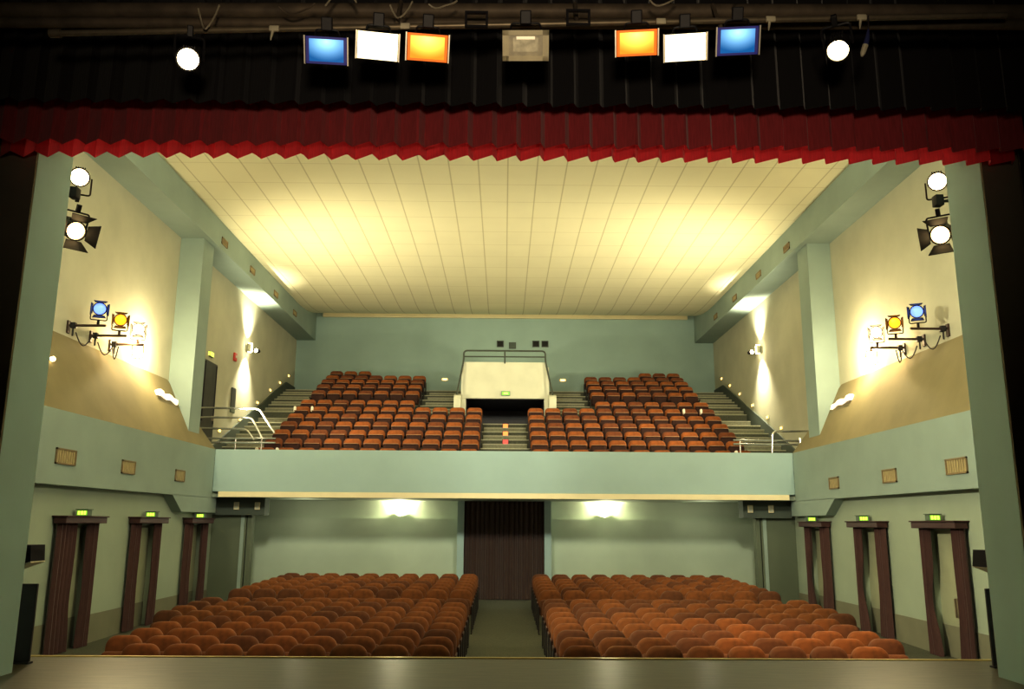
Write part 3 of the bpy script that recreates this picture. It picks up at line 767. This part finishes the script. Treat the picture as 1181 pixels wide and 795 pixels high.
# lanterns on wall brackets either side
BR_Y = {-1: (17.11, 18.08, 19.0), 1: (16.8, 17.8, 18.72)}
for s in (-1, 1):
    col = [('blue', 'lamp_blue'), ('amber', 'lamp_amber'), ('white', 'lamp_white')]
    for i, y in enumerate(BR_Y[s]):
        c, ml = col[i]
        t = thing('lamp_bracket', 'dark wall bracket arm carrying the %s lantern on the %s wall' % (c, SIDE[s]), 'bracket', (s * 9.0, y, 5.52), group='lantern brackets on the side walls')
        bm = B(); box(bm, *sx(-s, 0, .04), -.05, .05, -.16, .10, bevel=.006); obj('wall_plate', bm, M['brownblk'], t)
        bm = B(); tube(bm, [(-s * .03, 0, 0), (-s * .78, 0, 0)], .026); obj('arm', bm, M['brownblk'], t, True)
        bm = B(); tube(bm, [(-s * .12, 0, -.02), (-s * .12, 0, -.22)], .018); box(bm, *sx(-s, .07, .17), -.05, .05, -.06, .06, bevel=.01); obj('clamp', bm, M['black'], t, True)
        fresnel('spotlight', '%s-lit lantern with barn doors on its bracket on the %s wall' % (c, SIDE[s]), (s * 8.33, y - .10, 5.85), (s * 1.2, 3.0, 1.3), M[ml], .115,
                True, 'lanterns on the side walls', M['brownblk'] if i else M['black'], 'down', .30, flare=.22)
        bm = B(); cpts = []
        for k_ in range(9):
            u = k_ / 8; cpts.append((s * (8.87 - .24 * u), y + (.10 + .24 * u if i < 2 else -.10 - .24 * u), 5.40 - .26 * math.sin(PI * u)))
        tube(bm, cpts, .012, 6)
        tag(obj('power_cable', bm, M['cable_d'], None, True), 'dark cable looping under the %s lantern bracket on the %s wall' % (c, SIDE[s]), 'cable', 'cables on the lantern brackets')
    fresnel('spotlight', 'dazzling white lantern slung lowest, under the %s wall brackets' % SIDE[s], (s * 8.48, 19.30, 5.36), (s * 1.5, 3.0, 1.0), M['lamp_hot'], .09, True, 'lanterns on the side walls', M['brownblk'], 'up', .24, flare=.15)
    light('POINT', 'lantern_spill', (s * 8.45, 20.5, 5.75), 230, (1.0, .84, .54), shadow_soft_size=.08)
    light('POINT', 'lantern_spill', (s * 8.5, 18.9, 5.62), 40, (1.0, .72, .36), shadow_soft_size=.08)
    light('SPOT', 'lantern_beam', (s * 8.25, 18.85, 5.85), 500, (1.0, .78, .45), aim=(s * 1.5, 6, 0.5), spot_size=math.radians(50), spot_blend=.6, shadow_soft_size=.1)
    # white trough fitting on the sloping ledge
    t = thing('trough_light', 'crumpled white trough light lying on the sloping ledge by the %s pilaster' % SIDE[s], 'lamp', (s * 8.71, 21.75, 4.73))
    bm = B(); pts = [(-.09, -.05), (-.06, .06), (.02, .10), (.09, .05), (.08, -.05)]
    R_ = []
    for k_ in range(7):
        yy = -.62 + k_ * .2; q = 1 + .18 * math.sin(k_ * 2.3)
        R_.append([bm.verts.new((p[0] * q, yy, p[1] * q + .03 * math.sin(k_ * 1.9) - .01 * k_)) for p in pts])
    for a, b in zip(R_, R_[1:]):
        for k_ in range(5): bm.faces.new((a[k_], a[(k_ + 1) % 5], b[(k_ + 1) % 5], b[k_]))
    bm.faces.new(R_[0]); bm.faces.new(R_[-1])
    obj('shade', bm, M['trough'], t, True)
    bm = B(); box(bm, -.03, .03, -.55, .5, -.10, -.05); obj('mounting_rail', bm, M['steel'], t)
    # boom lanterns on the hall side of the proscenium
    X = s * (5.47 if s < 0 else 5.53)
    t = thing('lamp_boom', 'dark vertical boom pipe behind the %s proscenium pillar carrying two lanterns' % SIDE[s], 'pipe', (s * 5.80, 10.10, 4.7))
    bm = B(); tube(bm, [(0, 0, 0), (0, 0, 1.9)], .025); obj('pole', bm, M['black'], t, True)
    for zz in (.3, 1.5):
        bm = B(); tube(bm, [(0, 0, zz), (0, -.39, zz)], .02); obj('wall_bracket', bm, M['black'], t, True)
    bm = B(); tube(bm, [(0, 0, .93), (-s * .36, .05, .93)], .02); box(bm, *sx(-s, .30, .40), -.02, .10, .86, 1.0, bevel=.01); obj('arm', bm, M['black'], t, True)
    zt = 5.89 if s < 0 else 5.94
    fresnel('spotlight', 'round lit lantern at the top of the %s proscenium boom' % SIDE[s], (X, 10.25, zt), (s * 1.0, 1.5, 2.2), M['lamp_white'], .105, False, 'lanterns on the proscenium booms', M['brownblk'], 'down', .26)
    fresnel('spotlight', 'lit lantern with open barn doors, lower on the %s proscenium boom' % SIDE[s], (X - s * .0, 10.32, zt - .70), (3.0, 2.6, .4) if s < 0 else (-.8, 2.2, 1.0), M['lamp_warm'], .11, True, 'lanterns on the proscenium booms', M['black'], 'up', .42)
t = thing('bulb_lamp', 'small bare glowing bulb on the left wall beside the proscenium pillar', 'lamp', (-8.98, 16.63, 5.46))
t.location = (-8.60, 15.95, 4.60)
bm = B(); lathe(bm, [(0, -.05), (.035, -.04), (.05, 0), (.035, .04), (0, .05)], 12); obj('bulb', bm, M['bulb'], t, True)
bm = B(); tube(bm, [(-.02, 0, 0), (-.30, .0, -.05)], .018); obj('holder', bm, M['black'], t, True)

# stage lighting pipes
t = thing('lighting_pipe', 'long steel lighting pipe across the stage, carrying the coloured floodlights', 'pipe', (-.4, 7.06, 6.11))
bm = B(); tube(bm, [(-3.75, 0, -.16), (5.0, 0, .13)], .028, 10); obj('pipe', bm, M['steel'], t, True)
bm = B(); tube(bm, [(-3.80, 0, -.162), (-3.70, 0, -.158)], .04, 10); obj('end_cap', bm, M['steel'], t, True)
o = B(); tube(o, [(-8, 7.45, 6.40), (8, 7.45, 6.56)], .075, 12)
tag(obj('overhead_pipe', o, M['pipe_d'], None, True), 'thick dull pipe running above the stage lighting pipe', 'pipe')
o = B(); tube(o, [(-5.2, 7.30, 6.20), (6, 7.30, 6.31)], .05, 12)
tag(obj('overhead_pipe', o, M['pipe_d'], None, True), 'dull brown middle pipe between the thick pipe and lighting pipe', 'pipe')
for x in (-1.05, .62, 1.95):
    bm = B(); tube(bm, [(x, 7.34, 6.50), (x, 7.10, 6.12)], .02, 6)
    tag(obj('pipe_hanger', bm, M['pipe_d'], None, True), 'thin brown hanger rod joining the stage pipes, %s' % {-1.05: 'by the left white floodlight', .62: 'right of the unlit floodlight', 1.95: 'by the right blue floodlight'}[x], 'rod', 'pipe hanger rods')
def pipe_z(x): return 6.11 - .16 + (x + .4 + 3.75) / 8.75 * .29
for x, w, lab in ((-.31, .17, 'left'), (.62, .18, 'right')):
    t = thing('hanger_bracket', 'dark rectangular hanger frame on the lighting pipe, %s of the unlit floodlight' % lab, 'bracket', (x, 7.0, pipe_z(x)), group='rectangular pipe frames')
    bm = B()
    for e in ((-w / 2 - .02, -w / 2, -.06, .10), (w / 2, w / 2 + .02, -.06, .10), (-w / 2, w / 2, -.06, -.04), (-w / 2, w / 2, .08, .10)): box(bm, e[0], e[1], -.015, .015, e[2], e[3])
    obj('frame', bm, M['black'], t)

def flood(x, z, rollz, colour, label, ml, lit=True, w=.36, h=.235):
    d = Vector((CX - x, -7.0, 1.6 - z)).normalized()
    d = (d + Vector((rollz, 0, 0))).normalized()
    q = d.to_track_quat('Y', 'Z')
    t = thing('floodlight', label, 'stage light', (x, 7.0, z), q, 'floodlights on the stage pipe')
    fr = M['off_frame'] if not lit else M['silver']
    bm = B()                                           # tapered trough behind the glass
    A = [bm.verts.new((sxx * w / 2, -.01, szz * h / 2)) for sxx, szz in ((-1, -1), (1, -1), (1, 1), (-1, 1))]
    C = [bm.verts.new((sxx * w * .32, -.16, szz * h * .28 + .02)) for sxx, szz in ((-1, -1), (1, -1), (1, 1), (-1, 1))]
    for k_ in range(4): bm.faces.new((A[k_], A[(k_ + 1) % 4], C[(k_ + 1) % 4], C[k_]))
    bm.faces.new(C); obj('housing', bm, M['black'], t)
    bm = B(); i_ = .026 if lit else .055
    box(bm, -w / 2 + i_, w / 2 - i_, -.008, .004, -h / 2 + i_ * .8, h / 2 - i_ * .8); g = obj('gel' if lit else 'glass', bm, ml, t)
    if not lit:  # pale patches added to paint a brighter sheen on the unlit glass
        bm = B(); box(bm, -w * .27, w * .27, -.010, .007, -h * .20, h * .26); obj('glass_sheen', bm, M['off_inner'], t)
        bm = B(); box(bm, -w * .20, w * .20, -.010, .010, h * .20, h * .30); obj('glass_highlight', bm, M['silver'], t)
    bm = B(); f_ = i_
    box(bm, -w / 2, w / 2, -.012, .012, h / 2 - f_ * .8, h / 2); box(bm, -w / 2, w / 2, -.012, .012, -h / 2, -h / 2 + f_ * .8)
    box(bm, -w / 2, -w / 2 + f_, -.012, .012, -h / 2, h / 2); box(bm, w / 2 - f_, w / 2, -.012, .012, -h / 2, h / 2)
    obj('rim', bm, {'blue': M['blue_rim'], 'orange': M['orange_rim'], 'white': M['white_rim']}.get(colour, M['off_frame']), t)
    if lit:
        for s_ in (-1, 1):
            bm = B(); box(bm, s_ * (w / 2 + .012) - .006, s_ * (w / 2 + .012) + .006, -.01, .03, -h / 2 - .005, h / 2 + .005); obj('gel_runner', bm, M['silver'], t)
    bm = B(); tube(bm, arc([(-w / 2 + .06, -.1, .06), (-w / 2 + .08, -.06, h / 2 + .06), (w / 2 - .08, -.06, h / 2 + .06), (w / 2 - .06, -.1, .06)], 3, .03), .010, 6); obj('yoke', bm, M['black'], t, True)
    bm = B(); box(bm, -.05, .05, -.09, -.03, h / 2 + .05, h / 2 + .17, bevel=.01); obj('hook_clamp', bm, M['black'], t)
    return t
M['off_inner'] = mat('unlit_flood_sheen', (.45, .43, .32), .3, .3, 14.0, metal=.3)
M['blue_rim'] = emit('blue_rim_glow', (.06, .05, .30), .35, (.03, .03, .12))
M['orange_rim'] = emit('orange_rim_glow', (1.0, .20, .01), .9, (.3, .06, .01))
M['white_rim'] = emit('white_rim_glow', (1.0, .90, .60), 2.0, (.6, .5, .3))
flood(-1.66, 5.77, -.12, 'blue', 'blue-lit floodlight at the left end of the row', M['gel_blue'])
flood(-1.20, 5.82, 0, 'white', 'white-lit floodlight in the left group, between blue and orange', M['gel_white'])
flood(-.75, 5.81, .02, 'orange', 'orange-lit floodlight in the left group, nearest the centre', M['gel_orange'])
flood(.14, 5.84, 0, 'off', 'unlit grey floodlight hanging at the centre of the row', M['off_glass'], False, .42, .265)
flood(1.15, 5.88, .05, 'orange', 'orange-lit floodlight in the right group, nearest the centre', M['gel_orange'], h=.225)
flood(1.59, 5.84, .08, 'white', 'white-lit floodlight in the right group, between orange and blue', M['gel_white'])
flood(2.07, 5.91, .16, 'blue', 'blue-lit floodlight at the right end of the row', M['gel_blue'], h=.245)
fresnel('spotlight', 'round lit lantern hanging alone at the far left of the lighting pipe', (-2.90, 7.0, 5.67), (-.6, 0, 1.5), M['lamp_white'], .092, False, 'round lanterns on the lighting pipe', M['black'], 'up', .26)
fresnel('spotlight', 'round lit lantern turned aside at the far right of the lighting pipe', (2.98, 7.0, 5.82), (1.6, 4.6, 2.8), M['lamp_white'], .092, False, 'round lanterns on the lighting pipe', M['black'], 'up', .26)
for x, lab in ((-2.15, 'left of the left blue floodlight'), (-.96, 'between the left white and orange floodlights'), (1.38, 'between the right orange and white floodlights'), (2.39, 'right of the right blue floodlight'), (3.23, 'beside the hanging plug')):
    bm = B(); z = pipe_z(x)
    box(bm, x - .045, x + .045, 7.0, 7.03, z - .05, z + .005, bevel=.01)
    if x not in (-.96, 1.38): tube(bm, [(x - .01, 7.015, z - .04), (x - .02, 7.015, z - .10), (x - .025, 7.015, z - .14)], [.014, .010, .004], 6)
    tag(obj('tape_tag', bm, M['tape'], None, True), 'white tape tag tied on the lighting pipe %s' % lab, 'tape', 'tape tags on the lighting pipe')
t = thing('cable_plug', 'blue and white cable plug dangling beside the far right lantern', 'plug', (3.21, 6.965, 5.86))
bm = B(); tube(bm, [(.05, 0, .16), (.03, 0, .06), (.01, 0, .0)], [.008, .022, .026], 8); obj('plug_body', bm, M['blue_plug'], t, True)
bm = B(); tube(bm, [(.01, 0, 0), (-.02, 0, -.08), (-.03, 0, -.11)], [.027, .024, .010], 8); obj('tip', bm, M['tape'], t, True)
bm = B(); tube(bm, [(.05, 0, .16), (.06, 0, .30)], .007, 6); obj('cord', bm, M['cable_d'], t, True)
for i, (x, w, d, lab) in enumerate(((-2.75, .18, .24, 'above the far left lantern'), (-1.95, .32, .10, 'left of the left blue floodlight'), (-1.55, .28, -.16, 'arching above the left blue floodlight'), (-1.0, .2, .16, 'above the left white floodlight'), (-.62, .26, .06, 'above the left orange floodlight'), (1.4, .25, .08, 'above the right white floodlight'), (2.2, .3, -.12, 'arching above the right blue floodlight'))):
    bm = B(); pts = []
    for k_ in range(9):
        u = k_ / 8; pts.append((x + w * (u - .5), 6.98 + .02 * math.sin(k_), pipe_z(x) + .17 - d * math.sin(PI * u) + .05 * u))
    tube(bm, pts, .009, 6)
    tag(obj('power_cable', bm, M['cable'] if i != 1 else M['pipe_d'], None, True), 'thin pale cable slung from the stage pipes %s' % lab, 'cable', 'cables on the stage pipes')

# black panels and wedge loudspeakers beside the stage opening
for s in (-1, 1):
    t = thing('loudspeaker', 'black wedge loudspeaker fixed beside the %s proscenium pillar' % SIDE[s], 'loudspeaker', (s * (5.42 if s < 0 else 5.47), 9.87, 1.20))
    bm = B(); pr = [(-.14, .14), (.17, .14), (.17, -.06), (-.12, -.15)] if s > 0 else [(-.17, .14), (.14, .14), (.15, -.06), (-.17, -.15)]
    if s > 0: pr = [(-.09, .13), (.14, .13), (.14, -.15), (-.115, -.055)]
    else: pr = [(-.14, .13), (.165, .13), (.18, -.045), (-.14, -.15)]
    poly_prism(bm, pr, 'Y', -.14, .16); obj('cabinet', bm, M['grille_blk'], t)
    bm = B()
    if s < 0: poly_prism(bm, [(-.14, -.15), (.18, -.045), (.19, -.058), (-.02, -.135), (-.14, -.165)], 'Y', -.14, .16)
    else: poly_prism(bm, [(.14, -.15), (-.115, -.055), (-.115, -.06), (.14, -.155)], 'Y', -.14, .16)
    q = obj('trim_strip', bm, M['cloth_white'], t); q['label'] = 'pale underside edge'
    bm = B(); box(bm, *sx(s, -.02, .05), -.17, -.14, -.06, .04); obj('bracket', bm, M['steel'], t)
    t = thing('screen_panel', 'tall narrow black panel standing at the stage edge by the %s proscenium pillar' % SIDE[s], 'panel', (s * (5.52 if s < 0 else 5.72), 10.30, 0))
    bm = B(); box(bm, -.10, .10, -.02, .02, .02, .88, bevel=.008); obj('board', bm, M['black'], t)
    bm = B(); box(bm, -.11, .11, -.05, .05, 0, .02); obj('foot', bm, M['black'], t)

# ------------------------------------------------------------------ lights
CEILW = (1.0, .91, .62)
light('AREA', 'ceiling_fill_front', (0, 10.4, 8.2), 1050, CEILW, aim=(0, 22, 13.0), shape='RECTANGLE', size=12, size_y=.8)  # added fill for the ceiling, out of sight above the valance
for s in (-1, 1):
    light('SPOT', 'front_of_house', (s * 3.6, 10.9, 7.4), 2500, (1.0, .97, .78), aim=(s * 3.4, 26, 4.4), spot_size=math.radians(52), spot_blend=.6, shadow_soft_size=.4)  # added spots brightening the balcony front, no lantern behind them
    light('SPOT', 'ceiling_fill_side', (s * 7.5, 23.9, 4.5), 2000, CEILW, aim=(s * 2.4, 27.0, 10.3), spot_size=math.radians(130), spot_blend=.9, shadow_soft_size=.3)  # added ceiling wash hanging free, without a fitting
    light('SPOT', 'boom_beam', (s * 5.0, 10.6, 5.2), 1500 if s > 0 else 450, (1.0, .66, .34), aim=(s * 4.4, 13.0, -.2), spot_size=math.radians(46), spot_blend=.7, shadow_soft_size=.1)
    light('SPOT', 'side_wall_fill', (-s * 4.6, 10.7, 5.2), 5000 if s > 0 else 1500, (1.0, .92, .66), aim=(s * 8.4, 17.5, .8), spot_size=math.radians(62), spot_blend=.8, shadow_soft_size=.2)  # extra spots added to lift the lower side walls
for x in (-6, -3.2, 3.2, 6):
    light('POINT', 'under_balcony_fill', (x, 26.0, 1.75), 22, (1.0, .94, .70), shadow_soft_size=.04)  # unseen points added to brighten the wall below the balcony
light('SPOT', 'stage_fill', (0, -1.5, 3.0), 1100, (1.0, .80, .55), aim=(0, 8.6, 6.1), spot_size=math.radians(66), spot_blend=1.0, shadow_soft_size=.4)  # added fill behind the camera for valance, pipes and unlit flood

w = bpy.data.worlds.new('world'); SC.world = w; w.use_nodes = True
w.node_tree.nodes['Background'].inputs['Color'].default_value = (.02, .022, .02, 1)
w.node_tree.nodes['Background'].inputs['Strength'].default_value = .3
SC.view_settings.view_transform = 'Standard'
SC.view_settings.look = 'None'
SC.view_settings.exposure = 0.22
SC.view_settings.gamma = 0.82
SC.cycles.max_bounces = 8; SC.cycles.diffuse_bounces = 5
SC.cycles.sample_clamp_indirect = 4.0
